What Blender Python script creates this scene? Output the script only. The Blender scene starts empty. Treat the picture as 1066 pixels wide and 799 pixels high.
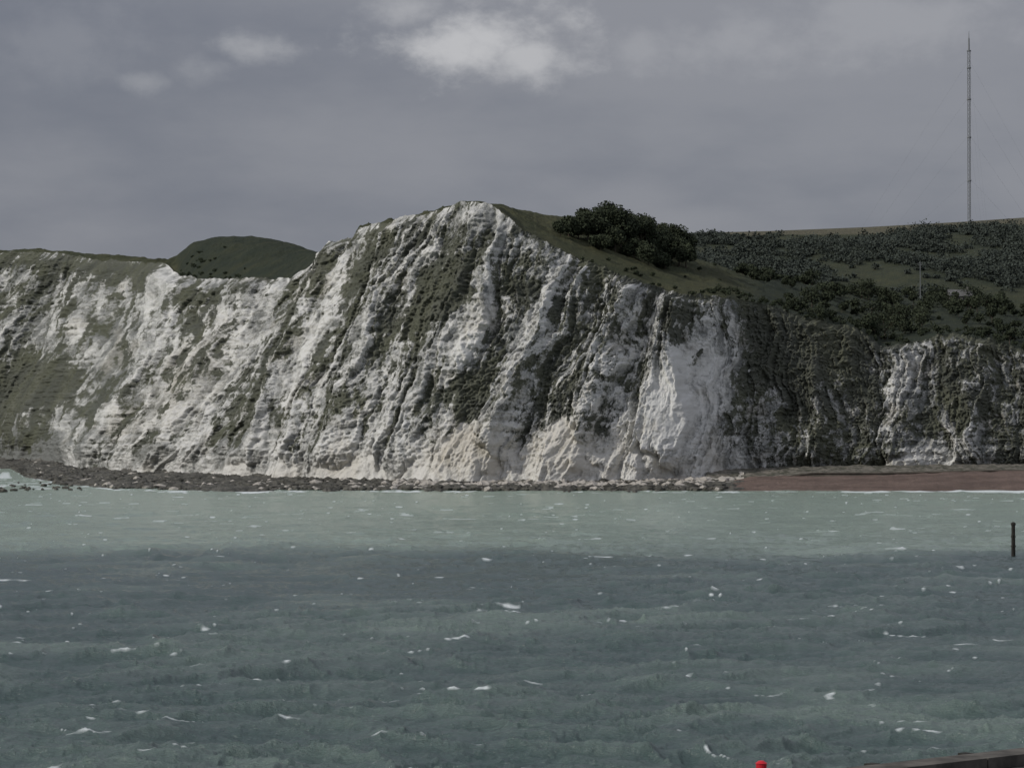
import bpy, bmesh, math, random
import numpy as np
from mathutils import Vector
random.seed(4); rng=np.random.default_rng(11)
F=2961.0; H=20.0; PITCH=math.atan(42.5/F)
CP,SP=math.cos(PITCH),math.sin(PITCH)
def W(px,py,D):
    a=(np.asarray(px)-533.0)/F; b=(399.5-np.asarray(py))/F
    yy=CP-b*SP; zz=SP+b*CP
    return a*D/yy, D+0*a, H+D*zz/yy
# ---------------- noise
_p=rng.permutation(256); P=np.concatenate([_p,_p,_p])
_ang=rng.random(256)*2*np.pi; GX,GY=np.cos(_ang),np.sin(_ang)
def n2(x,y,seed=0):
    x=np.asarray(x,dtype=np.float64)+seed*17.31; y=np.asarray(y,dtype=np.float64)+seed*9.77
    x,y=np.broadcast_arrays(x,y)
    xi=np.floor(x).astype(np.int64); yi=np.floor(y).astype(np.int64)
    fx=x-xi; fy=y-yi
    u=fx*fx*fx*(fx*(fx*6-15)+10); v=fy*fy*fy*(fy*(fy*6-15)+10)
    def g(i,j,dx,dy):
        h=P[(P[i&255]+(j&255))]
        return GX[h]*dx+GY[h]*dy
    a=g(xi,yi,fx,fy); b=g(xi+1,yi,fx-1,fy); c=g(xi,yi+1,fx,fy-1); d=g(xi+1,yi+1,fx-1,fy-1)
    return ((a+(b-a)*u)+((c+(d-c)*u)-(a+(b-a)*u))*v)*1.5
def fbm(x,y,o=4,seed=0,g=0.5):
    r=0;a=1;s=0
    for i in range(o):
        r=r+a*n2(x*2**i,y*2**i,seed+i*3); s+=a; a*=g
    return r/s*1.4
def sst(a,b,x):
    t=np.clip((x-a)/(b-a),0,1); return t*t*(3-2*t)
def unit(a): return (a-a.mean())/a.std()
def thr(cov):
    c_=np.clip(cov,0.004,0.996); return -0.5513*np.log(c_/(1-c_))*1.08
# ---------------- mesh helpers
def make_mesh(name,V,Fc,mat,attrs=None,smooth=True):
    V=np.asarray(V,dtype=np.float32); Fc=np.asarray(Fc,dtype=np.int32)
    me=bpy.data.meshes.new(name); n=len(V); m,k=Fc.shape
    me.vertices.add(n); me.vertices.foreach_set("co",V.ravel())
    me.loops.add(m*k); me.loops.foreach_set("vertex_index",Fc.ravel())
    me.polygons.add(m); me.polygons.foreach_set("loop_start",np.arange(0,m*k,k,dtype=np.int32))
    me.polygons.foreach_set("loop_total",np.full(m,k,dtype=np.int32))
    me.polygons.foreach_set("use_smooth",np.full(m,smooth,dtype=bool))
    me.update(calc_edges=True)
    if attrs:
        for kx,vv in attrs.items():
            at=me.attributes.new(kx,'FLOAT','POINT'); at.data.foreach_set("value",np.asarray(vv,dtype=np.float32).ravel())
    me.materials.append(mat)
    ob=bpy.data.objects.new(name,me); bpy.context.collection.objects.link(ob)
    return ob
def grid(name,X,Y,Z,mat,attrs=None,smooth=True):
    R,C=X.shape; V=np.stack([X,Y,Z],-1).reshape(-1,3)
    i=(np.arange(R-1)[:,None]*C+np.arange(C-1)[None,:]).ravel()
    Fc=np.stack([i,i+1,i+1+C,i+C],-1)
    return make_mesh(name,V,Fc,mat,attrs,smooth)
# ---------------- material helper
class NT:
    def __init__(s,name):
        s.m=bpy.data.materials.new(name); s.m.use_nodes=True; s.t=s.m.node_tree; s.N=s.t.nodes; s.L=s.t.links
        s.b=s.N["Principled BSDF"]; s.b.inputs["Roughness"].default_value=0.95; s.b.inputs["Specular IOR Level"].default_value=0.12
    def attr(s,n):
        a=s.N.new("ShaderNodeAttribute"); a.attribute_name=n; return a.outputs["Fac"]
    def pos(s,scale=(1,1,1)):
        g=s.N.new("ShaderNodeNewGeometry"); m=s.N.new("ShaderNodeMapping"); m.inputs["Scale"].default_value=scale
        s.L.new(g.outputs["Position"],m.inputs["Vector"]); return m.outputs["Vector"]
    def noise(s,scale,vec,detail=4,rough=0.6):
        n=s.N.new("ShaderNodeTexNoise"); n.inputs["Scale"].default_value=scale; n.inputs["Detail"].default_value=detail; n.inputs["Roughness"].default_value=rough
        s.L.new(vec,n.inputs["Vector"]); return n.outputs["Fac"]
    def math(s,op,a,b=None,c=None,clamp=False):
        n=s.N.new("ShaderNodeMath"); n.operation=op; n.use_clamp=clamp
        for i,v in enumerate((a,b,c)):
            if v is None: continue
            if isinstance(v,(int,float)): n.inputs[i].default_value=v
            else: s.L.new(v,n.inputs[i])
        return n.outputs[0]
    def ss(s,x,a,b):
        n=s.N.new("ShaderNodeMapRange"); n.interpolation_type='SMOOTHSTEP'; s.L.new(x,n.inputs[0]); n.inputs[1].default_value=a; n.inputs[2].default_value=b
        return n.outputs[0]
    def mix(s,f,a,b):
        n=s.N.new("ShaderNodeMix"); n.data_type='RGBA'
        if isinstance(f,(int,float)): n.inputs[0].default_value=f
        else: s.L.new(f,n.inputs[0])
        for i,v in ((6,a),(7,b)):
            if isinstance(v,tuple): n.inputs[i].default_value=(*v,1)
            else: s.L.new(v,n.inputs[i])
        return n.outputs[2]
    def col(s,c): s.L.new(c,s.b.inputs["Base Color"])
    def bump(s,h,st,dist=1.0):
        n=s.N.new("ShaderNodeBump"); n.inputs["Strength"].default_value=st; n.inputs["Distance"].default_value=dist
        s.L.new(h,n.inputs["Height"]); s.L.new(n.outputs[0],s.b.inputs["Normal"])
def simple(name,c1,c2,scale=2.0,rough=0.9,bump=0.2):
    t=NT(name); n=t.noise(scale,t.pos(),5); t.col(t.mix(t.ss(n,0.3,0.7),c1,c2)); t.b.inputs["Roughness"].default_value=rough
    if bump: t.bump(n,bump,0.1)
    return t.m
# cliff material
t=NT("chalk_material"); p=t.pos(); pz=t.pos((1,1,1.5))
f1=t.noise(0.4,pz,6,0.7); f2=t.noise(1.7,p,5,0.75)
veg=t.attr("veg"); st=t.attr("stain_shade"); cr=t.attr("cream")
stn=t.math('ADD',st,t.math('MULTIPLY',t.math('SUBTRACT',f2,0.5),1.3)); stn=t.math('ADD',stn,t.math('MULTIPLY',t.math('SUBTRACT',f1,0.5),0.6))
c=t.mix(t.ss(stn,0.0,1.0),(0.61,0.605,0.575),(0.165,0.17,0.16))
c=t.mix(cr,c,(0.50,0.455,0.37))
vm=t.math('ADD',veg,t.math('MULTIPLY',t.math('SUBTRACT',f1,0.5),0.9)); vm=t.math('ADD',vm,t.math('MULTIPLY',t.math('SUBTRACT',f2,0.5),1.4))
f3=t.noise(0.05,p,4); vc=t.mix(t.ss(f3,0.35,0.65),(0.072,0.076,0.060),(0.098,0.102,0.067)); vc=t.mix(t.ss(f2,0.38,0.75),vc,(0.050,0.054,0.043))
t.col(t.mix(t.math('MULTIPLY',t.ss(vm,0.28,0.72),0.94),c,vc)); t.bump(t.math('ADD',f1,f2),0.7,0.7); M_CLIFF=t.m
# hillside
t=NT("grass_material"); p=t.pos(); a=t.noise(0.04,p,5); b=t.noise(0.5,p,6,0.75)
c=t.mix(t.ss(a,0.35,0.65),(0.062,0.069,0.038),(0.088,0.089,0.048)); c=t.mix(t.attr("dark"),c,(0.037,0.046,0.033)); c=t.mix(t.attr("tan"),c,(0.14,0.128,0.092))
c=t.mix(t.math('MULTIPLY',t.ss(b,0.42,0.7),0.55),c,(0.028,0.034,0.023)); t.col(c); t.bump(b,1.0,2.0); M_GRASS=t.m
t=NT("foliage_material"); a=t.attr("tone"); t.col(t.mix(a,(0.025,0.032,0.020),(0.047,0.056,0.033))); M_LEAF=t.m
t=NT("hazed_foliage_material"); a=t.attr("tone"); t.col(t.mix(a,(0.046,0.055,0.048),(0.056,0.066,0.054))); M_LEAFF=t.m  # distance haze baked into the leaf colour: paler and bluer
M_BARK=simple("bark_material",(0.06,0.05,0.04),(0.12,0.1,0.08),3)
# ---------------- cliff tables
dense=np.arange(-190,1125,0.8)
c=np.concatenate([np.arange(-900,-190,6),dense,np.arange(1125,1900,6)])
bk=[-900,-160,0,60,92,150,220,300,400,480,560,640,700,760,850,950,1066,1900]
tk=[-780,-40,95,160,190,262,335,400,488,562,640,690,716,762,850,950,1066,1900]
xt=np.interp(c,bk,tk)
byk=[-900,-160,0,60,92,150,300,450,600,740,775,850,1066,1900]
byv=[472,475,477,480,488,491,497,500,500,497,489,487,485.5,484]
bDv=[1750,1600,1500,1370,1160,1088,970,919,919,940,960,975,1000,1000]
def smooth1(a,k=31):
    w=np.hanning(k+2)[1:-1]; w/=w.sum(); return np.convolve(np.pad(a,k//2,mode='edge'),w,'valid')
by=smooth1(np.interp(c,byk,byv)); bD=smooth1(np.interp(c,byk,bDv),61)
ek=[-780,0,40,75,100,140,175,185,215,290,308,336,343,368,374,405,440,468,480,500,520,545,575,600,640,680,720,760,800,850,900,918,955,985,1030,1066,1200,1900]
ev=[262,264,262,266,271,273,275,286,291,290,288,266,253,251,238,231,224,217,211,211,217,240,256,268,284,299,307,309,318,334,345,362,356,347,354,364,372,380]
tyS=smooth1(np.interp(xt,ek,ev),7)
ty=tyS+fbm(xt/9.0,xt*0,4,2)*3.4
setb=np.interp(c,[-900,0,150,400,640,700,760,1900],[60,60,60,52,48,38,36,36])
tD=bD+setb
bx,_,bz=W(c,by,bD); tx,_,tz=W(xt,ty,tD)
NV=360
v=np.linspace(0,1,NV)[:,None]
hv=np.interp(v,[0,0.12,0.25,0.55,0.8,1.0],[0,0.05,0.16,0.5,0.8,1.0])
X=bx+(tx-bx)*(0.5*v+0.5*hv); Y=bD+(tD-bD)*hv; Z=bz+(tz-bz)*v
S=(c*0.31)[None,:]+0*v; VV=v+0*S
wx=fbm(S/26,VV*1.6,3,5)*8+fbm(S/8,VV*5,3,8)*2.2+fbm(S/3,Z/4.5,3,9)*0.8
def ridged(x,y,seed,o=3):
    r=0;a=1;s=0
    for i in range(o):
        r=r+a*(1-2*np.abs(n2(x*2**i,y*1.8**i,seed+i))*1.25); s+=a;a*=.5
    return r/s
big=ridged((S+wx)/17.0,VV*0.55,21,2)
med=ridged((S+wx)/6.0,VV*1.7,31,3)
fin=ridged((S+wx*.8)/2.2,VV*5,35,3)
sml=fbm(S/1.7,Z/2.4,4,41,0.68)
blk=np.round((n2(S/2.0,Z/1.7,51)+0.6*n2(S/0.9,Z/0.8,55))*3)/3
strz=Z/3.3+S*0.004+fbm(S/30,Z/30,2,61)*0.30; fr=strz-np.floor(strz)
ledge=np.where(fr<0.75,fr/0.75,(1-fr)/0.25)
strm=sst(-0.1,0.4,fbm(S/10,Z/9,3,66))
env=sst(0,0.1,VV)*0.5+0.5
env=env*(1-0.75*sst(0.93,1.0,VV))
PX=533+F*X/Y; PY=442-F*(Z-H)/Y
right=sst(735,790,PX)
def blob(cx,cy,rx,ry,ang=0,s=1.0,edge=0.5):
    a=math.radians(ang); dx=PX-cx; dy=-(PY-cy)
    u=(dx*math.cos(a)+dy*math.sin(a))/rx; w=(-dx*math.sin(a)+dy*math.cos(a))/ry
    return s*np.exp(-(u*u+w*w)**1.3)
scar=np.clip(blob(718,410,66,32,62,1.3),0,1)*sst(-.75,-.2,fbm(S/6,VV*5,3,77)+0.2)
macro=0*X
cc=c[None,:]+wx*1.2
for (c0,wl,wrt,am) in [(505,40,16,11),(688,60,34,13),(250,50,22,9),(165,40,18,8),(345,40,20,9),(420,36,14,8),(600,30,16,8),(88,40,26,12),(940,26,20,7),(20,40,16,9),(-50,40,16,8),(855,30,18,6),(1010,25,18,6),(210,24,12,4),(300,26,12,4)]:
    d=cc-c0; macro=macro+am*np.where(d<0,np.exp(-(d/wl)**2*2),np.exp(-(d/wrt)**2*1.4))
disp=env*(big*4.8*(1-.3*right)+med*3.0*(1-.7*scar)+fin*1.3*(1-.75*scar)+ (sml*1.45+blk*0.65+ (ledge-0.5)*0.9*(0.1+strm))*(1-0.7*scar)+macro*(1-.3*VV)) 
fan=0*X
for (c0,wd_,h0) in [(590,70,.33),(480,66,.25),(665,50,.22),(735,42,.19),(380,46,.14),(540,34,.20),(300,40,.11),(960,38,.16),(240,30,.09),(440,30,.15),(625,34,.24)]:
    fan=np.maximum(fan,h0*(1-np.abs(c[None,:]-c0+5*wx)/wd_)-VV)
fan=fan+0.035*fbm(S/3,VV*14,4,71)*sst(0,.02,fan)
fanm=sst(0.0,0.05,fan); fan=np.clip(fan,0,1)
disp=disp*(1-0.45*fanm)+fan*42
Y=Y-disp*0.88; X=X-disp*0.30; Z=Z+disp*0.12*VV
gully=-(big*0.4+med*0.5+fin*.35)
vegn=fbm((S+wx)/7.5,VV*3.8,5,81,0.62)
vegs=fbm((S+wx*.5)/1.7,VV*14,4,91,0.72)
score=unit(unit(vegn)*0.75+unit(vegs)*0.68+unit(gully)*0.48+unit(sml)*-.12-(ledge-.5)*strm*1.1)
cov=0.35+0*PX
bl=[(30,405,66,28,15,1.0),(25,458,60,20,0,.7),(60,280,110,12,-4,.40),(130,320,58,18,60,.25),(60,340,60,30,60,.10),(225,330,66,26,58,.28),(190,290,24,14,60,.4),(285,385,55,18,58,.38),(375,300,72,42,50,.45),
(465,305,66,30,50,.70),(345,430,55,18,55,.3),(405,380,60,20,58,.3),(490,408,44,20,20,.65),(600,320,66,26,75,.36),(572,420,50,26,60,.5),(640,345,60,30,65,.25),
(706,336,34,26,-45,.55),(630,400,50,20,60,.25),(800,360,70,50,0,.40),(840,430,95,50,90,.34),(880,350,60,45,0,.4),(900,440,60,22,90,.3),(1020,430,80,40,90,.36),(990,385,26,14,90,.3),(1050,345,60,24,-10,.5),(930,340,60,16,0,.3),
(430,245,50,12,30,.25),(220,465,30,12,60,.3),
(954,378,38,18,60,-.50),(932,415,48,12,75,-.40),(985,468,40,18,20,-.55),(1045,380,24,12,60,-.5),(350,480,230,24,0,-.22),(650,480,110,26,0,-.5),(585,290,120,7,66,-.6),(545,360,120,8,64,-.5),(345,320,120,8,63,-.4),(690,320,50,9,72,-.5),(520,235,30,14,-30,-.3),(230,420,90,18,55,-.22),(110,380,90,14,62,-.22),(770,480,40,14,0,-.3),(790,478,60,12,0,-.2),(480,225,36,12,10,-.2)]
for b in bl: cov=cov+blob(*b)
cov=cov-1.5*scar-1.0*fanm-0.20*sst(0.30,0.0,VV)*(1-right)+0.16*right
cov=cov+0.5*sst(0.94,1.0,VV)*sst(520,640,PX)+0.35*sst(0.86,1.0,VV)*sst(185,150,PX)
vegm=np.clip(0.5+(score-thr(cov))*0.38,-0.6,1.6)
sscore=unit(unit(fbm((S+wx)/3.2,VV*6,5,101,0.7))*0.9+unit(gully)*0.5-unit(sml)*.2+(0.5-ledge)*strm*1.2)
stain_shade=0.46+0.23*sscore+0.34*right*(1-np.clip(blob(954,378,38,18,60)+blob(985,468,40,18,20)+blob(932,415,48,12,75),0,1))  # chalk staining, plus cloud shade painted as darker chalk on the right
stain_shade=stain_shade-0.44*scar-0.28*fanm+0.16*sst(330,0,PX)+0.06*sst(.2,.8,VV)-0.25*(blob(585,290,120,7,66)+blob(545,360,120,8,64)+blob(345,320,120,8,63)+blob(690,320,50,9,72))  # far-left term puts distance haze into the chalk colour
stain_shade=stain_shade+1.2*sst(85,60,PX)*sst(440,468,PY)
cream=np.clip(blob(490,465,40,30,20,.6)+blob(600,460,70,30,10,.4)+blob(200,400,80,30,50,.25)+fanm*.2+0.3*sst(0.1,0.6,fbm(S/11,VV*5,3,111)),0,1)*.75*sst(60,90,PX)
bush=sst(0.5,0.8,vegm); bn=np.abs(n2(S/1.3,Z/1.3,121)); Y=Y-bush*(bn*1.2); Z=Z+bush*bn*.3
top_row=(X[-1].copy(),Y[-1].copy(),Z[-1].copy())
grid("chalk_cliff",X,Y,Z,M_CLIFF,{"veg":vegm,"stain_shade":stain_shade,"cream":cream})
# ---------------- hillside
nk=[-780,0,40,75,175,184,200,228,262,300,335,343,368,374,405,440,468,480,500,520,560,590,640,700,770,800,850,900,1066,1900]
nv=[260,260.5,259.5,262.5,270.5,266,253,246,245.5,252,264,252,250,237,230.5,223.5,216.5,210.5,210.5,213.5,222,226,234,260,284,290,298,306,322,330]
nD=[90,90,90,90,80,85,95,100,105,105,60,30,25,25,25,25,25,25,35,60,95,110,130,150,170,180,200,220,240,260]
Bpy=smooth1(np.interp(xt,nk,nv),7)+fbm(xt/16,xt*0,5,77,.6)*1.3+(np.round(fbm(xt/10,xt*0,3,78)*2)*1.2)*sst(336,345,xt)*sst(500,480,xt); BD=bD+setb+smooth1(np.interp(xt,nk,nD),61)
Bpy=np.minimum(Bpy,tyS-0.3)
_,_,zB=W(xt,Bpy,BD)
wr=sst(380,680,xt)
VD=np.maximum(1500,BD+160); FD=np.maximum(2000,VD+450)
ridge=np.interp(xt,[-780,700,800,900,1000,1066,1900],[243,243,240.5,236.5,231,226.5,210])
_,_,zVr=W(xt,318+0*xt,VD); _,_,zFr=W(xt,ridge,FD)
zV=(zB*0.85)*(1-wr)+np.minimum(zVr,zB)*wr; zF=85*(1-wr)+zFr*wr
rows=[];
r1=np.linspace(0,1,90)
for r in r1:
    k=math.sin(r*math.pi/2); py=tyS+(Bpy-tyS)*k
    D=tD+(BD-tD)*r
    x,y,z=W(xt,py,D); nz=fbm(x/14,y/14,5,131,.55)*1.9*math.sin(min(r*1.0,1)*math.pi)
    e=max(0,1-r/0.05)
    x=x*(1-e)+top_row[0]*e; y=y*(1-e)+top_row[1]*e; z=(z+nz)*(1-e)+top_row[2]*e
    rows.append((x,y,z,r+0*x))
for r in np.linspace(0,1,25)[1:]:
    k=sst(0,1,r); D=BD+(VD-BD)*r; x=(xt-533)/F*D; z=zB+(zV-zB)*k; rows.append((x,D,z,1+r+0*x))
for r in np.linspace(0,1,90)[1:]:
    k=r**0.85; D=VD+(FD-VD)*r; x=(xt-533)/F*D; z=zV+(zF-zV)*k+fbm(x/90,D/90,3,141)*5*math.sin(r*math.pi); rows.append((x,D,z,2+r+0*x))
for r in np.linspace(0,1,12)[1:]:
    D=FD+2500*r; x=(xt-533)/F*D; z=zF+(40-zF)*sst(0,1,r); rows.append((x,D,z,3+r+0*x))
GXX,GYY,GZZ,GR=[np.array([q[i] for q in rows]) for i in range(4)]
XT=np.broadcast_to(xt,GXX.shape)
wood=fbm(GXX/60,GYY/110,4,161)
tan=sst(2.86,2.90,GR+0.012*fbm(GXX/40,GYY/40,3,151))*sst(690,720,XT)*0.75
dark=sst(180,190,XT)*(1-sst(325,340,XT))*0.85+sst(750,800,XT)*(GR<2)*0.9+(0.85-0.35*sst(0,-.3,wood))*sst(2,2.05,GR)*(1-sst(2.86,2.90,GR))+0.45*fbm(GXX/9,GYY/9,4,157)
grid("hillside",GXX,GYY,GZZ,M_GRASS,{"tan":np.clip(tan,0,1),"dark":np.clip(dark,0,1)})
def ground_at(px,lev):
    i=int(np.clip(np.searchsorted(xt,px),0,len(xt)-1)); col=GR[:,i]; j=np.interp(lev,col,np.arange(len(col)))
    a=int(j); b=min(a+1,len(col)-1); f=j-a
    return tuple((1-f)*g[a,i]+f*g[b,i] for g in (GXX,GYY,GZZ))
def level_for(px,py):
    i=int(np.clip(np.searchsorted(xt,px),0,len(xt)-1)); pp=442-F*(GZZ[:90,i]-H)/GYY[:90,i]
    k=np.where(pp<=py)[0]; return float(r1[k[0]]) if len(k) else 1.0
# ---------------- trees
def tree_mass(name,trees,nleaf,lsize,mat,lobes=7,trunk=True):
    LV=[];TN=[]
    tv=[];tf=[]
    for (x,y,z,h,w) in trees:
        tb=rng.random()*0.5
        nl=max(4,int(lobes*(0.7+0.6*rng.random())))
        for l in range(nl):
            a=rng.random()*6.283; rr=w*0.5*rng.random()**0.6*0.75; cz=h*(0.38+0.45*rng.random())
            if l==0: rr=0; cz=h*0.78
            cx,cy=x+rr*math.cos(a),y+rr*math.sin(a); R=w*(0.2+0.14*rng.random()); tl=np.clip(tb+rng.random()*0.4,0,1)
            n=max(4,int(nleaf/nl)); d=rng.normal(size=(n,3)); d/=np.linalg.norm(d,axis=1)[:,None]
            q=d*(R*(0.35+0.75*rng.random((n,1))**0.5)); q[:,2]*=0.85
            P0=q+np.array([cx,cy,z+cz]); P0[:,2]=np.maximum(P0[:,2],z+0.3)
            u=rng.normal(size=(n,3)); u/=np.linalg.norm(u,axis=1)[:,None]; ww=np.cross(u,d+0.4*rng.normal(size=(n,3))); ww/=np.linalg.norm(ww,axis=1)[:,None]+1e-6
            s=lsize*(0.6+0.8*rng.random((n,1)))
            LV.append(np.stack([P0-u*s*.5,P0+ww*s*.4,P0+u*s*.5,P0-ww*s*.4],1).reshape(-1,3))
            TN.append(np.repeat(np.clip(tl+0.25*(rng.random(n)-.5)+0.25*d[:,2],0,1),4))
        if trunk:
            def tube(p0,p1,ra,rb,n=6):
                b=len(tv); p0=np.array(p0);p1=np.array(p1)
                for (pp,rad) in ((p0,ra),(p1,rb)):
                    for k in range(n): tv.append(pp+np.array([rad*math.cos(k*6.283/n),rad*math.sin(k*6.283/n),0]))
                for k in range(n): tf.append((b+k,b+(k+1)%n,b+n+(k+1)%n,b+n+k))
            tube((x,y,z-0.5),(x,y,z+h*0.5),h*0.03,h*0.018)
            for k in range(3):
                a=rng.random()*6.283; tube((x,y,z+h*0.35),(x+w*.28*math.cos(a),y+w*.28*math.sin(a),z+h*0.7),h*.014,h*.005)
    LV=np.concatenate(LV); TN=np.concatenate(TN)
    if trunk:
        par=bpy.data.objects.new(name,None); bpy.context.collection.objects.link(par)
        a=make_mesh(name+"_crown",LV,np.arange(len(LV)).reshape(-1,4),mat,{"tone":TN},False); a.parent=par
        b=make_mesh(name+"_trunks",np.array(tv),np.array(tf),M_BARK); b.parent=par
    else: make_mesh(name,LV,np.arange(len(LV)).reshape(-1,4),mat,{"tone":TN},False)
tr=[]
for (px,py,h,w) in [(583,246,5,6),(592,246,7,8),(602,249,8,9),(612,250,10,9),(622,252,12,11),(634,254,13,12),(646,257,13,12),(657,260,12,11),(667,264,12,11),(677,268,11.5,11),(688,271,11,11),(698,274,11,10),(707,277,10.5,9),(714,279,9,8),(630,247,12,11),(650,250,11,11),(670,256,11,11),(690,262,11,10),(704,268,10,9),(608,243,8,8),(640,262,8,9),(660,269,7,9),(675,276,6,9),(692,281,5.5,8),(625,262,5,8),(700,268,13,10),(711,272,12,9)]:
    x,y,z=ground_at(px,level_for(px,py)); tr.append((x,y,z,h*(.92+.16*rng.random()),w))
tree_mass("tree_grove",tr,2200,0.75,M_LEAF,9)
tr=[]
for i in range(620):
    px=rng.uniform(765,1330) ; lev=rng.random()**0.8
    if px<820 and lev<0.6: continue
    x,y,z=ground_at(px,lev)
    g_=n2(x/16,y/22,171)
    if g_<-0.22: continue
    h=(rng.uniform(1.5,4.5)+3.5*max(0,g_)*2)*(0.6 if px<840 else 1); tr.append((x,y,z,h,h*rng.uniform(1.0,1.6)))
tree_mass("woodland",tr,360,0.75,M_LEAF,6)
tr=[]
for i in range(26):
    px=rng.uniform(600,770); lev=rng.random()**1.5*0.8
    if rng.random()<0.6: lev*=0.15
    x,y,z=ground_at(px,lev); h=rng.uniform(0.5,1.4); tr.append((x,y,z,h,h*2))
for i in range(130):
    px=rng.uniform(745,1100); lev=rng.random()*0.12
    x,y,z=ground_at(px,lev); h=rng.uniform(.8,2.2); tr.append((x,y,z,h,h*1.8))
for i in range(34):
    px=rng.normal(215,20); lev=rng.random()**2*.5
    if not 188<px<332: continue
    x,y,z=ground_at(px,lev); h=rng.uniform(.4,1.2); tr.append((x,y,z-.2,h,h*3))
tree_mass("scrub_bushes",tr,110,0.55,M_LEAF,5,False)
tr=[]
k=0
while k<4600:
    k+=1
    px=rng.uniform(660,1400); lev=2+rng.uniform(0,0.88)**0.9
    if lev>2.87: continue
    x,y,z=ground_at(px,lev)
    g_=fbm(np.array([x/60]),np.array([y/110]),4,161)[0]
    if g_<-0.12 and rng.random()<0.93: continue
    h=rng.uniform(2,4.5)+4*max(0,g_); tr.append((x,y,z-.5,h,h*rng.uniform(1.6,2.8)))
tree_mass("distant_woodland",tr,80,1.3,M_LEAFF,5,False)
# ---------------- foreshore
M=NT("foreshore_material"); p=M.pos(); a=M.noise(0.25,p,6,.7); b=M.noise(1.5,p,5,.7)
cc_=M.mix(M.ss(a,0.35,0.62),(0.042,0.041,0.035),(0.12,0.115,0.097)); cc_=M.mix(M.math('MULTIPLY',M.ss(M.attr("pale"),0.2,0.8),M.ss(b,0.25,0.5)),cc_,(0.42,0.39,0.345)); M.col(cc_); M.bump(b,0.8,0.6); M.b.inputs["Roughness"].default_value=0.7
cx=np.arange(-260,775,1.2); 
def edgeD(px): return np.interp(px,[-900,-50,10,28,60,120,200,740,775,1066,1900],[1440,1400,1330,1120,1000,905,878,876,880,884,890])
E=edgeD(cx)+fbm(cx/14,cx*0,4,171)*15; Bd=np.interp(cx,byk,bDv)+14
R=np.linspace(-0.15,1,90)[:,None]; D=E+(Bd-E)*R; XX=(cx-533)/F*D
_,_,zb=W(cx,np.interp(cx,byk,byv),np.interp(cx,byk,bDv))
ZZ=-0.1+np.clip(R,-.2,1)*(zb+0.4)+fbm(XX/6,D/6,4,181,.65)*1.3*sst(-.1,.3,R)+fbm(XX/25,D/12,2,187)*1.2-sst(0.0,-0.15,R)*1.5
pale=sst(0.15,0.7,R+0.5*fbm(XX/16,D/12,3,191))*sst(360,500,cx)+0.4*sst(0.5,1,R)
grid("rocky_foreshore",XX,D,ZZ,M.m,{"pale":pale})
bm=bmesh.new(); bmesh.ops.create_icosphere(bm,subdivisions=1,radius=1); iv=np.array([q.co[:] for q in bm.verts]); fi=np.array([[q.index for q in fc.verts] for fc in bm.faces]); bm.free()
def boulders(name,n,fx,mat,smin,smax):
    VS=[];FS=[];PL=[]
    for i in range(n):
        px,D,z,pl=fx(); s=smin+(smax-smin)*rng.random()**3.5
        vv=iv*(0.75+0.5*rng.random((len(iv),1)))*np.array([s*rng.uniform(.8,1.4),s*rng.uniform(.8,1.3),s*rng.uniform(.5,.8)])
        FS.append(fi+len(iv)*len(VS)); VS.append(vv+np.array([(px-533)/F*D,D,z])); PL.append(np.full(len(iv),pl))
    make_mesh(name,np.concatenate(VS),np.concatenate(FS),mat,{"pale":np.concatenate(PL)},False)
def fx():
    px=rng.uniform(25,755); r=rng.random()**1.2; e=float(edgeD(px)); b=float(np.interp(px,byk,bDv)); D=e+(b-e)*r
    zbb=H-(float(np.interp(px,byk,byv))-442)/F*b
    return px,D,r*zbb,(1.0 if (px>400 and r>0.3 and rng.random()<.7) else 0.9 if rng.random()<.12 else 0.0)
boulders("shore_boulders",5600,fx,M.m,0.2,1.8)
def fx2():
    a=rng.random(); px=rng.normal(40,28) if a<.8 else rng.uniform(110,200); return px,float(rng.normal(895,14)) if a<.5 else float(rng.uniform(905,1000)),-0.1,0.0
boulders("sea_rocks",60,fx2,M.m,0.5,1.7)
# ---------------- beach + sea wall
M=NT("shingle_material"); p=M.pos(); a=M.noise(0.10,M.pos((.4,1.5,1)),5); b=M.noise(1.2,p,5,.8); M.col(M.mix(M.math('MULTIPLY',M.ss(b,.35,.65),.6),M.mix(M.ss(a,.38,.62),(0.118,0.086,0.072),(0.18,0.132,0.110)),(0.08,0.063,0.054))); M.bump(b,.8,.6)
cx=np.concatenate([np.arange(700,1130,1.5),np.arange(1130,1900,10)])
R=np.linspace(0,1,60)[:,None]; e=edgeD(cx)-14+fbm(cx/20,cx*0,3,205)*3; D=e+(922-e)*R; XX=(cx-533)/F*D
hb=sst(715,800,cx); bern=0.35*np.exp(-((R-.40)/.06)**2)+0.4*np.exp(-((R-.7)/.05)**2)
ZZ=-1.3+(R**0.85*(4.7+1.8*sst(850,1066,cx))+bern)*(0.22+.78*hb)+fbm(XX/7,D/4,4,201)*.5
grid("shingle_beach",XX,D,ZZ,M.m)
conc=simple("sea_wall_material",(0.07,0.064,0.054),(0.14,0.125,0.105),0.3)
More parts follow.
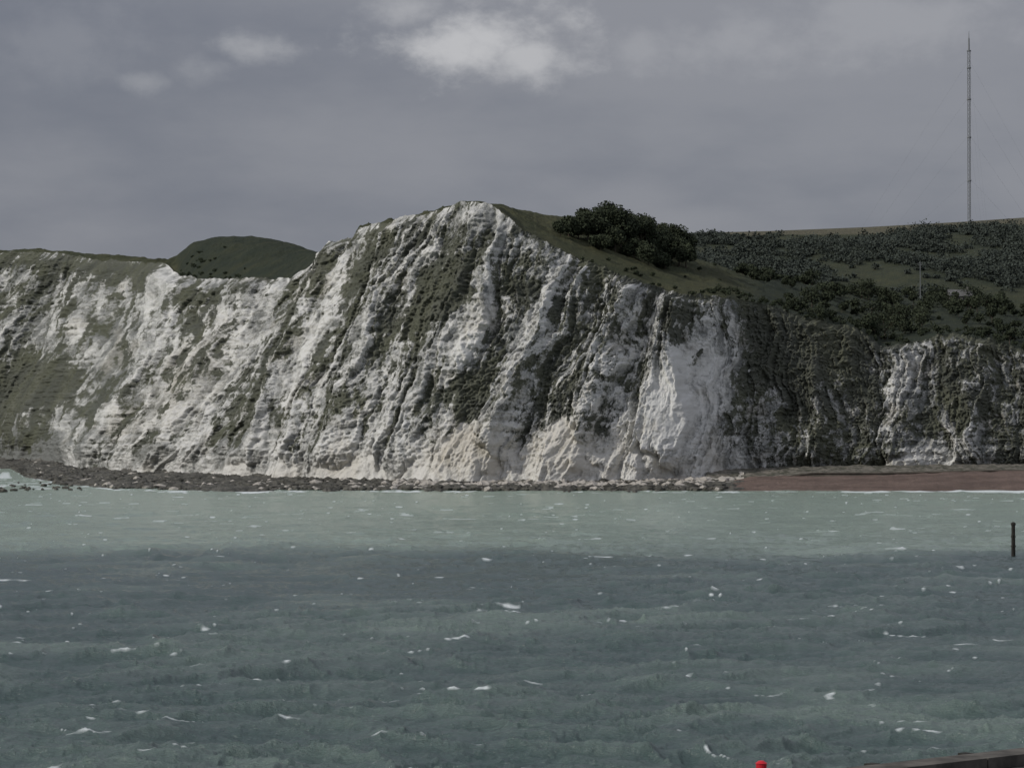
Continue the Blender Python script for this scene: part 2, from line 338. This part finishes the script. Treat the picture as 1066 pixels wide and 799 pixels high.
def box_mesh(name,loops,mat,parent=None):
    V=[q for l in loops for q in l]; n=len(loops[0]); Fs=[]
    me=bpy.data.meshes.new(name)
    for i in range(len(loops)-1):
        for k in range(n): Fs.append((i*n+k,i*n+(k+1)%n,(i+1)*n+(k+1)%n,(i+1)*n+k))
    Fs.append(tuple(range(n))[::-1]); Fs.append(tuple((len(loops)-1)*n+k for k in range(n)))
    me.from_pydata([tuple(map(float,q)) for q in V],[],Fs); me.update(); me.materials.append(mat)
    ob=bpy.data.objects.new(name,me); bpy.context.collection.objects.link(ob)
    if parent: ob.parent=parent
    bm=bmesh.new(); bm.from_mesh(me); bmesh.ops.recalc_face_normals(bm,faces=bm.faces); bm.to_mesh(me); bm.free()
    return ob
L=[]
for px in list(range(790,1130,12))+list(range(1130,1900,60)):
    x=(px-533)/F*922; zt=4.6+0.9*sst(900,1066,px)-2.2*sst(850,790,px)
    L.append([(x,920.5,-1),(x,921.7,zt-.4),(x,921.3,zt-.35),(x,921.3,zt),(x,923.3,zt),(x,923.4,zt-.4),(x,925,-1)])
box_mesh("sea_wall",L,conc)
cx=np.concatenate([np.arange(735,1130,1.5),np.arange(1130,1900,10)]); R=np.linspace(0,1,30)[:,None]
D=922.5+R*(np.interp(cx,byk,bDv)+10-922.5); XX=(cx-533)/F*D
zt=4.2+0.9*sst(900,1066,cx)-2.4*sst(850,770,cx)
ZZ=zt+(6.0-zt+0.4)*R+fbm(XX/6,D/6,4,221,.6)*.8*sst(0,.2,R)
MU=NT("undercliff_material"); p=MU.pos(); a=MU.noise(.3,p,6,.7); MU.col(MU.mix(MU.ss(a,.4,.6),(0.06,0.06,0.045),(0.17,0.155,0.13))); MU.bump(a,.8,1)
grid("undercliff_bank",XX,D,ZZ,MU.m)
# ---------------- sea
py=np.concatenate([np.arange(900,497,-0.6)])
Dr=np.concatenate([np.arange(8,128,1.2),H*F/(py-442),np.geomspace(1090,30000,70)])
tt=np.concatenate([-np.geomspace(4,0.25,50),np.arange(-0.245,0.246,1.1/F),np.geomspace(0.25,4,50)])
Dg=Dr[:,None]+0*tt; Xg=Dg*tt
rs=np.gradient(Dr)[:,None]+0*tt; cs=(np.gradient(tt)[None,:]*Dg)
Zs=0*Dg
wd=0.16
Xr=Xg*math.cos(wd)+Dg*math.sin(wd); Yr=-Xg*math.sin(wd)+Dg*math.cos(wd)
waves=[(30,0.8,1.6,301),(14,1.0,1.8,302),(7.5,0.80,1.7,303),(3.6,0.45,1.5,304),(1.8,0.24,1.3,305),(1.0,0.11,1.2,306)]
lines=[]
for lam,am,an,sd in waves:
    wpx=fbm(Xr/(lam*3),Yr/(lam*3),2,sd+40)*0.9
    nn=n2(Xr/(lam*an)+wpx,Yr/lam*1.0+wpx,sd); rid=1-2*np.abs(nn)
    sh=0.45*nn+0.55*np.clip(rid,0,1)**3
    fade=sst(0.9,0.3,rs/lam)*sst(1.0,.4,cs/(lam*an))
    if lam>10: fade=sst(1.3,0.4,rs/lam)
    lines.append(rid); Zs=Zs+am*sh*fade
gust=fbm(Xg/70,Dg/120,3,311)
Zs=Zs*(0.85+0.45*gust)-0.7
far=sst(445,560,Dg)
Zs=Zs*(1-0.4*far)
crest=np.clip((Zs+0.20)*0.9,-.6,1.0)
turb_shade=sst(415,500,Dg+40*fbm(Xg/60,Dg/90,4,321))*0.76+0.24*sst(480,780,Dg)  # silty pale water inshore; darker near water is cloud shadow painted into the colour
turb_shade=turb_shade+0.22*sst(0.15,0.6,fbm(Xg/45+3,Dg/35,3,331))*(1-turb_shade)-0.08*np.exp(-((Dg-385)/55)**2)+0.12*fbm(Xg/40,Dg/60,4,335)
turb_shade=turb_shade+0.06+0.08*fbm(Xg/9,Dg/10,4,337)+0.19*crest  # crest term paints wave shading: lighter crests, darker troughs
brk=fbm(Xr/3.2,Yr/2.0,3,351,.6)
foam=0.9*sst(0.91,0.99,lines[1])*sst(0.24,0.42,fbm(Xg/9,Dg/14,2,341))*sst(-0.05,0.35,brk)
foam=np.maximum(foam,0.7*sst(0.92,0.99,lines[2])*sst(0.24,0.44,fbm(Xg/7,Dg/10,2,344))*sst(-.0,.35,brk))
foam=np.maximum(foam,0.16*sst(0.5,0.95,lines[2])*sst(-0.1,0.4,gust)*sst(0.0,.4,fbm(Xg/3,Dg/5,4,367,.65)))
foam=np.maximum(foam,far*0.5*sst(0.43,0.60,n2(Xg/5.5,Dg/9,361)+.25*n2(Xg/1.5,Dg/6,362))*sst(-0.1,0.3,fbm(Xg/40,Dg/50,2,365)))
pxg=533+F*tt[None,:]; eD=edgeD(pxg+0*Dg)+fbm((pxg+0*Dg)/14,0*Dg,4,171)*15*(pxg<775)
sh=np.exp(-((Dg-(eD-17))/8.0)**2)*sst(-0.05,0.3,fbm(Xg/14,Dg/25,3,371)+0.6*sst(860,900,pxg)+0.25*sst(260,120,pxg))
bay=sst(150,60,pxg)*sst(880,900,Dg)*sst(.05,.35,fbm(Xg/9,Dg/18,4,381))*sst(2200,1500,Dg)*.6
foam=np.clip(np.maximum(foam,np.maximum(sh*sst(-100,40,eD-Dg+60),bay)),0,1)
M=NT("sea_material"); a=M.noise(1.4,M.pos((0.7,1,1)),6,.7); b=M.noise(0.12,M.pos((0.35,1,1)),4,.6); a2=M.noise(0.35,M.pos((0.6,1,1)),4,.6)
cc_=M.mix(M.attr("turbid_shade"),(0.044,0.077,0.070),(0.260,0.332,0.268)); cc_=M.mix(M.math('MULTIPLY',M.ss(b,.35,.7),.15),cc_,(0.03,0.05,0.048))
M.col(M.mix(M.ss(M.attr("foam"),0.1,0.8),cc_,(0.62,0.66,0.65)))
M.b.inputs["Specular IOR Level"].default_value=0.45
rg=M.math('ADD',M.math('MULTIPLY',M.attr("foam"),0.6),0.15,clamp=True); M.L.new(rg,M.b.inputs["Roughness"])
M.bump(M.math('ADD',a,M.math('MULTIPLY',a2,1.5)),0.9,0.45)
grid("sea",Xg,Dg,Zs,M.m,{"turbid_shade":np.clip(turb_shade,0,1),"foam":foam})
# ---------------- tubes
def tubes(name,segs,mat,parent=None,n=6):
    V=[];Fs=[]
    for p0,p1,ra,rb in segs:
        p0=Vector(p0);p1=Vector(p1);d=(p1-p0).normalized(); u=d.orthogonal().normalized(); w=d.cross(u); b=len(V)
        for pp,r in ((p0,ra),(p1,rb)):
            for k in range(n):
                a=k*2*math.pi/n; V.append(tuple(pp+u*(r*math.cos(a))+w*(r*math.sin(a))))
        for k in range(n): Fs.append((b+k,b+(k+1)%n,b+n+(k+1)%n,b+n+k))
        Fs.append(tuple(b+k for k in range(n))[::-1]); Fs.append(tuple(b+n+k for k in range(n)))
    me=bpy.data.meshes.new(name); me.from_pydata(V,[],Fs); me.update(); me.materials.append(mat)
    ob=bpy.data.objects.new(name,me); bpy.context.collection.objects.link(ob)
    if parent: ob.parent=parent
    return ob
steel=simple("galvanised_steel_material",(0.15,0.16,0.165),(0.21,0.22,0.225),0.2,0.6,0)
D=1985.; mx=(1009.5-533)/F*D; mz=ground_at(1009.5,2.97)[2]-1; top=H+(442-32)/F*D
par=bpy.data.objects.new("radio_mast",None); bpy.context.collection.objects.link(par)
segs=[]; w=1.1; hh=top-mz-14
cor=[(mx+w*math.cos(a),D+w*math.sin(a)) for a in (0.5,0.5+2.094,0.5+4.189)]
for q in cor: segs.append(((q[0],q[1],mz),(q[0],q[1],mz+hh),.22,.18))
z=mz
while z<mz+hh-3:
    for i in range(3):
        q=cor[i];r=cor[(i+1)%3]; segs.append(((q[0],q[1],z),(r[0],r[1],z+3),.09,.09)); segs.append(((q[0],q[1],z+3),(r[0],r[1],z+3),.08,.08))
    z+=3
tubes("lattice_shaft",segs,steel,par,5)
tubes("top_aerial",[((mx,D,mz+hh),(mx,D,mz+hh+9),.6,.5),((mx,D,mz+hh+9),(mx,D,top),.28,.12)],steel,par,8)
tubes("platforms",[((mx,D,mz+hh*q),(mx,D,mz+hh*q+.8),1.5,1.5) for q in (.25,.5,.72,.9,.999)],steel,par,8)
g=[]
for lv,rd in ((.27,45),(.52,60),(.74,75),(.95,85)):
    for a in (0.5,2.594,4.689): g.append(((mx,D,mz+hh*lv),(mx+rd*math.cos(a),D+rd*math.sin(a),mz-4),.03,.03))
tubes("guy_wires",g,steel,par,4)
x,y,z=ground_at(958,1.0); par=bpy.data.objects.new("telegraph_pole",None); bpy.context.collection.objects.link(par)
pt=H+(442-272)/F*y
tubes("pole",[((x,y,z-1),(x,y,pt),.2,.12)],steel,par); tubes("crossarms",[((x-1,y,pt-.8),(x+1,y,pt-.8),.08,.08),((x-.8,y,pt-1.6),(x+.8,y,pt-1.6),.08,.08)],steel,par)
# house
x,y,z=ground_at(1000,0.9); z+=0.8
par=bpy.data.objects.new("cottage",None); bpy.context.collection.objects.link(par)
rend=simple("render_material",(0.16,0.155,0.14),(0.22,0.21,0.19),1); slate=simple("slate_material",(0.09,0.09,0.09),(0.14,0.14,0.135),1); dk=simple("glass_material",(0.02,0.02,0.025),(0.03,0.03,0.035),1,.2,0)
box_mesh("walls",[[(xx,y,z-5),(xx,y+6,z-5),(xx,y+6,z+3),(xx,y+3,z+5.4),(xx,y,z+3)] for xx in (x-5,x+5)],rend,par)
box_mesh("roof",[[(xx,y-.5,z+2.75),(xx,y+3,z+5.6),(xx,y+6.5,z+2.75),(xx,y+6.5,z+2.95),(xx,y+3,z+5.85),(xx,y-.5,z+2.95)] for xx in (x-5.4,x+5.4)],slate,par)
box_mesh("chimney",[[(x+3,y+2.6,q),(x+3.8,y+2.6,q),(x+3.8,y+3.4,q),(x+3,y+3.4,q)] for q in (z+4,z+7)],rend,par)
for i,wx_ in enumerate((-3.5,-1.2,1.2,3.5)): box_mesh("window_%d"%i,[[(x+wx_-.5,q,z+.8),(x+wx_+.5,q,z+.8),(x+wx_+.5,q,z+2.1),(x+wx_-.5,q,z+2.1)] for q in (y-.04,y+.02)],dk,par)
box_mesh("door",[[(x-.45,q,z-2.4),(x+.45,q,z-2.4),(x+.45,q,z-.3),(x-.45,q,z-.3)] for q in (y-.04,y+.02)],dk,par)
# sea marker post
D=446.; x=(1054.5-533)/F*D; zt=H-(543-442)/F*D
wet=simple("weathered_timber_material",(0.02,0.02,0.018),(0.045,0.042,0.036),2)
par=bpy.data.objects.new("marker_post",None); bpy.context.collection.objects.link(par)
tubes("pile",[((x,D,-3),(x,D,zt-.5),.36,.30)],wet,par,10)
tubes("cap",[((x,D,zt-.5),(x,D,zt-.15),.40,.40),((x,D,zt-.15),(x,D,zt),.33,.15)],wet,par,10)
tubes("fender_bands",[((x,D,q),(x,D,q+.2),.41,.41) for q in (.9,2.4)],wet,par,10)
tubes("ladder",[((x+s,D-.45,0),(x+s,D-.45,zt-.6),.03,.03) for s in (-.18,.18)]+[((x-.18,D-.45,.3+.35*i),(x+.18,D-.45,.3+.35*i),.02,.02) for i in range(11)],wet,par,5)
# ---------------- harbour wall near right
d=Vector((7.1,6.0,0)).normalized(); nrm=Vector((-d.y,d.x,0)); P0=Vector((10.37,91.2,0))
wallm=simple("quay_concrete_material",(0.035,0.034,0.032),(0.075,0.07,0.064),1.5)
cop=simple("coping_material",(0.055,0.052,0.046),(0.13,0.12,0.105),1.0)
par=bpy.data.objects.new("harbour_wall",None); bpy.context.collection.objects.link(par)
def sec(s,prof): q=P0+d*s; return [tuple(q+nrm*a+Vector((0,0,b))) for a,b in prof]
box_mesh("wall_body",[sec(s,[(-4,-3),(-.25,-3),(-.05,8.6),(-4,8.6)]) for s in (-14,90)],wallm,par)
for i in range(26):
    s=-14+i*4; box_mesh("coping_%d"%i,[sec(q,[(-1.2,8.61),(0.1,8.61),(0.1,8.92),(.05,9.0),(-1.2,9.0)]) for q in (s+.02,s+3.96)],cop,par)
for i in range(22): box_mesh("fender_pile_%d"%i,[sec(q,[(0.12,-3),(0.45,-3),(0.45,9.0),(0.12,9.0)]) for q in (-12+i*4.6,-11.6+i*4.6)],wet,par)
# beacon
red=simple("red_lantern_material",(0.45,0.02,0.03),(0.55,0.03,0.04),3,.35,0); wht=simple("white_paint_material",(0.6,0.6,0.58),(0.7,0.7,0.68),3,.5,0)
s=(88-91.2)/d.y; q=P0+d*s+nrm*(-0.6); q.x=(792-533)/F*q.y
zt=H-(790.5-442)/F*q.y
par=bpy.data.objects.new("navigation_light",None); bpy.context.collection.objects.link(par)
tubes("pedestal",[((q.x,q.y,8.98),(q.x,q.y,zt-.42),.09,.09),((q.x,q.y,8.98),(q.x,q.y,9.03),.25,.25)],wht,par,12)
tubes("lantern",[((q.x,q.y,zt-.42),(q.x,q.y,zt-.36),.2,.2),((q.x,q.y,zt-.36),(q.x,q.y,zt-.08),.165,.165),((q.x,q.y,zt-.08),(q.x,q.y,zt),.19,.08)],red,par,16)
# ---------------- world
sc=bpy.context.scene
w=bpy.data.worlds.new("World"); sc.world=w; w.use_nodes=True; nt=w.node_tree; N=nt.nodes; Lk=nt.links; N.clear()
SUN=Vector((-0.74,-0.38,0.55)).normalized()
sky=N.new("ShaderNodeTexSky"); sky.sky_type='NISHITA'; sky.sun_disc=False; sky.sun_elevation=math.asin(SUN.z); sky.sun_rotation=math.atan2(SUN.x,SUN.y)
b1=N.new("ShaderNodeBackground"); b1.inputs[1].default_value=0.08; Lk.new(sky.outputs[0],b1.inputs[0])
tc=N.new("ShaderNodeTexCoord"); sp=N.new("ShaderNodeSeparateXYZ"); Lk.new(tc.outputs["Generated"],sp.inputs[0])
def mt(op,a,b=None,cl=False):
    n=N.new("ShaderNodeMath"); n.operation=op; n.use_clamp=cl
    for i,vv in enumerate((a,b)):
        if vv is None: continue
        if isinstance(vv,(int,float)): n.inputs[i].default_value=vv
        else: Lk.new(vv,n.inputs[i])
    return n.outputs[0]
yy=mt('MAXIMUM',sp.outputs[1],0.02); u=mt('DIVIDE',sp.outputs[0],yy); v_=mt('DIVIDE',sp.outputs[2],yy); front=mt('GREATER_THAN',sp.outputs[1],0.1)
def wn(scale,sc3,detail=5,rough=.6):
    m=N.new("ShaderNodeMapping"); m.inputs["Scale"].default_value=sc3; Lk.new(tc.outputs["Generated"],m.inputs[0])
    n=N.new("ShaderNodeTexNoise"); n.inputs["Scale"].default_value=scale; n.inputs["Detail"].default_value=detail; n.inputs["Roughness"].default_value=rough; Lk.new(m.outputs[0],n.inputs[0]); return n.outputs[0]
nz=wn(42,(1,1,1.5),8,.6); nl=wn(4.5,(1,1,3.5),4,.5); nm=wn(14,(1,1,2.5),6,.55)
tot=None
for (px,py_,rx,ry,st) in [(500,38,112,48,1.0),(550,56,80,34,.85),(430,8,60,34,.5),(262,52,42,22,.45),(215,72,46,18,.22),(150,86,30,16,.28),(668,50,36,26,.25),(775,40,90,42,.25),(920,18,160,56,.25),(60,40,120,50,.12)]:
    du=mt('DIVIDE',mt('SUBTRACT',u,(px-533)/F),rx/F); dv=mt('DIVIDE',mt('SUBTRACT',v_,(442-py_)/F),ry/F)
    dd=mt('SQRT',mt('ADD',mt('MULTIPLY',du,du),mt('MULTIPLY',dv,dv)))
    dd=mt('ADD',dd,mt('MULTIPLY',mt('SUBTRACT',nz,.5),2.6))
    mr=N.new("ShaderNodeMapRange"); mr.interpolation_type='SMOOTHSTEP'; Lk.new(dd,mr.inputs[0]); mr.inputs[1].default_value=1.15; mr.inputs[2].default_value=0.0; mr.inputs[3].default_value=0; mr.inputs[4].default_value=st
    tot=mr.outputs[0] if tot is None else mt('MAXIMUM',tot,mr.outputs[0])
tot=mt('MULTIPLY',tot,front)
def mx_(f,a,b):
    n=N.new("ShaderNodeMix"); n.data_type='RGBA'; Lk.new(f,n.inputs[0])
    for i,vv in ((6,a),(7,b)):
        if isinstance(vv,tuple): n.inputs[i].default_value=(*vv,1)
        else: Lk.new(vv,n.inputs[i])
    return n.outputs[2]
def mr_(x,a,b,c_=0,d_=1):
    mr=N.new("ShaderNodeMapRange"); mr.interpolation_type='SMOOTHSTEP'; Lk.new(x,mr.inputs[0])
    for i,q in enumerate((a,b,c_,d_)): mr.inputs[i+1].default_value=q
    return mr.outputs[0]
base=mx_(mr_(mt('ADD',mt('MULTIPLY',nl,.65),mt('MULTIPLY',nm,.35)),.36,.64),(0.175,0.187,0.225),(0.255,0.261,0.292))
cl=mx_(tot,base,(0.50,0.50,0.515))
gain=mr_(sp.outputs[2],0.1,0.75,1.0,2.4)
vm=N.new("ShaderNodeVectorMath"); vm.operation='SCALE'; Lk.new(cl,vm.inputs[0]); Lk.new(gain,vm.inputs[3])
b2=N.new("ShaderNodeBackground"); Lk.new(vm.outputs[0],b2.inputs[0]); b2.inputs[1].default_value=1.0
ms=N.new("ShaderNodeMixShader"); ms.inputs[0].default_value=0.95; Lk.new(b1.outputs[0],ms.inputs[1]); Lk.new(b2.outputs[0],ms.inputs[2])
o=N.new("ShaderNodeOutputWorld"); Lk.new(ms.outputs[0],o.inputs[0])
ld=bpy.data.lights.new("sun",'SUN'); ld.energy=2.5; ld.angle=math.radians(4); ld.color=(1,.96,.9); lo=bpy.data.objects.new("sun",ld); bpy.context.collection.objects.link(lo)
lo.rotation_euler=(-SUN).to_track_quat('-Z','Y').to_euler()
cd=bpy.data.cameras.new("camera"); cd.lens=100; cd.sensor_width=36; cd.clip_start=1; cd.clip_end=60000; co=bpy.data.objects.new("camera",cd); bpy.context.collection.objects.link(co)
co.location=(0,0,H); co.rotation_euler=(math.pi/2+PITCH,0,0); sc.camera=co
sc.view_settings.view_transform='Standard'; sc.view_settings.look='None'; sc.view_settings.exposure=0
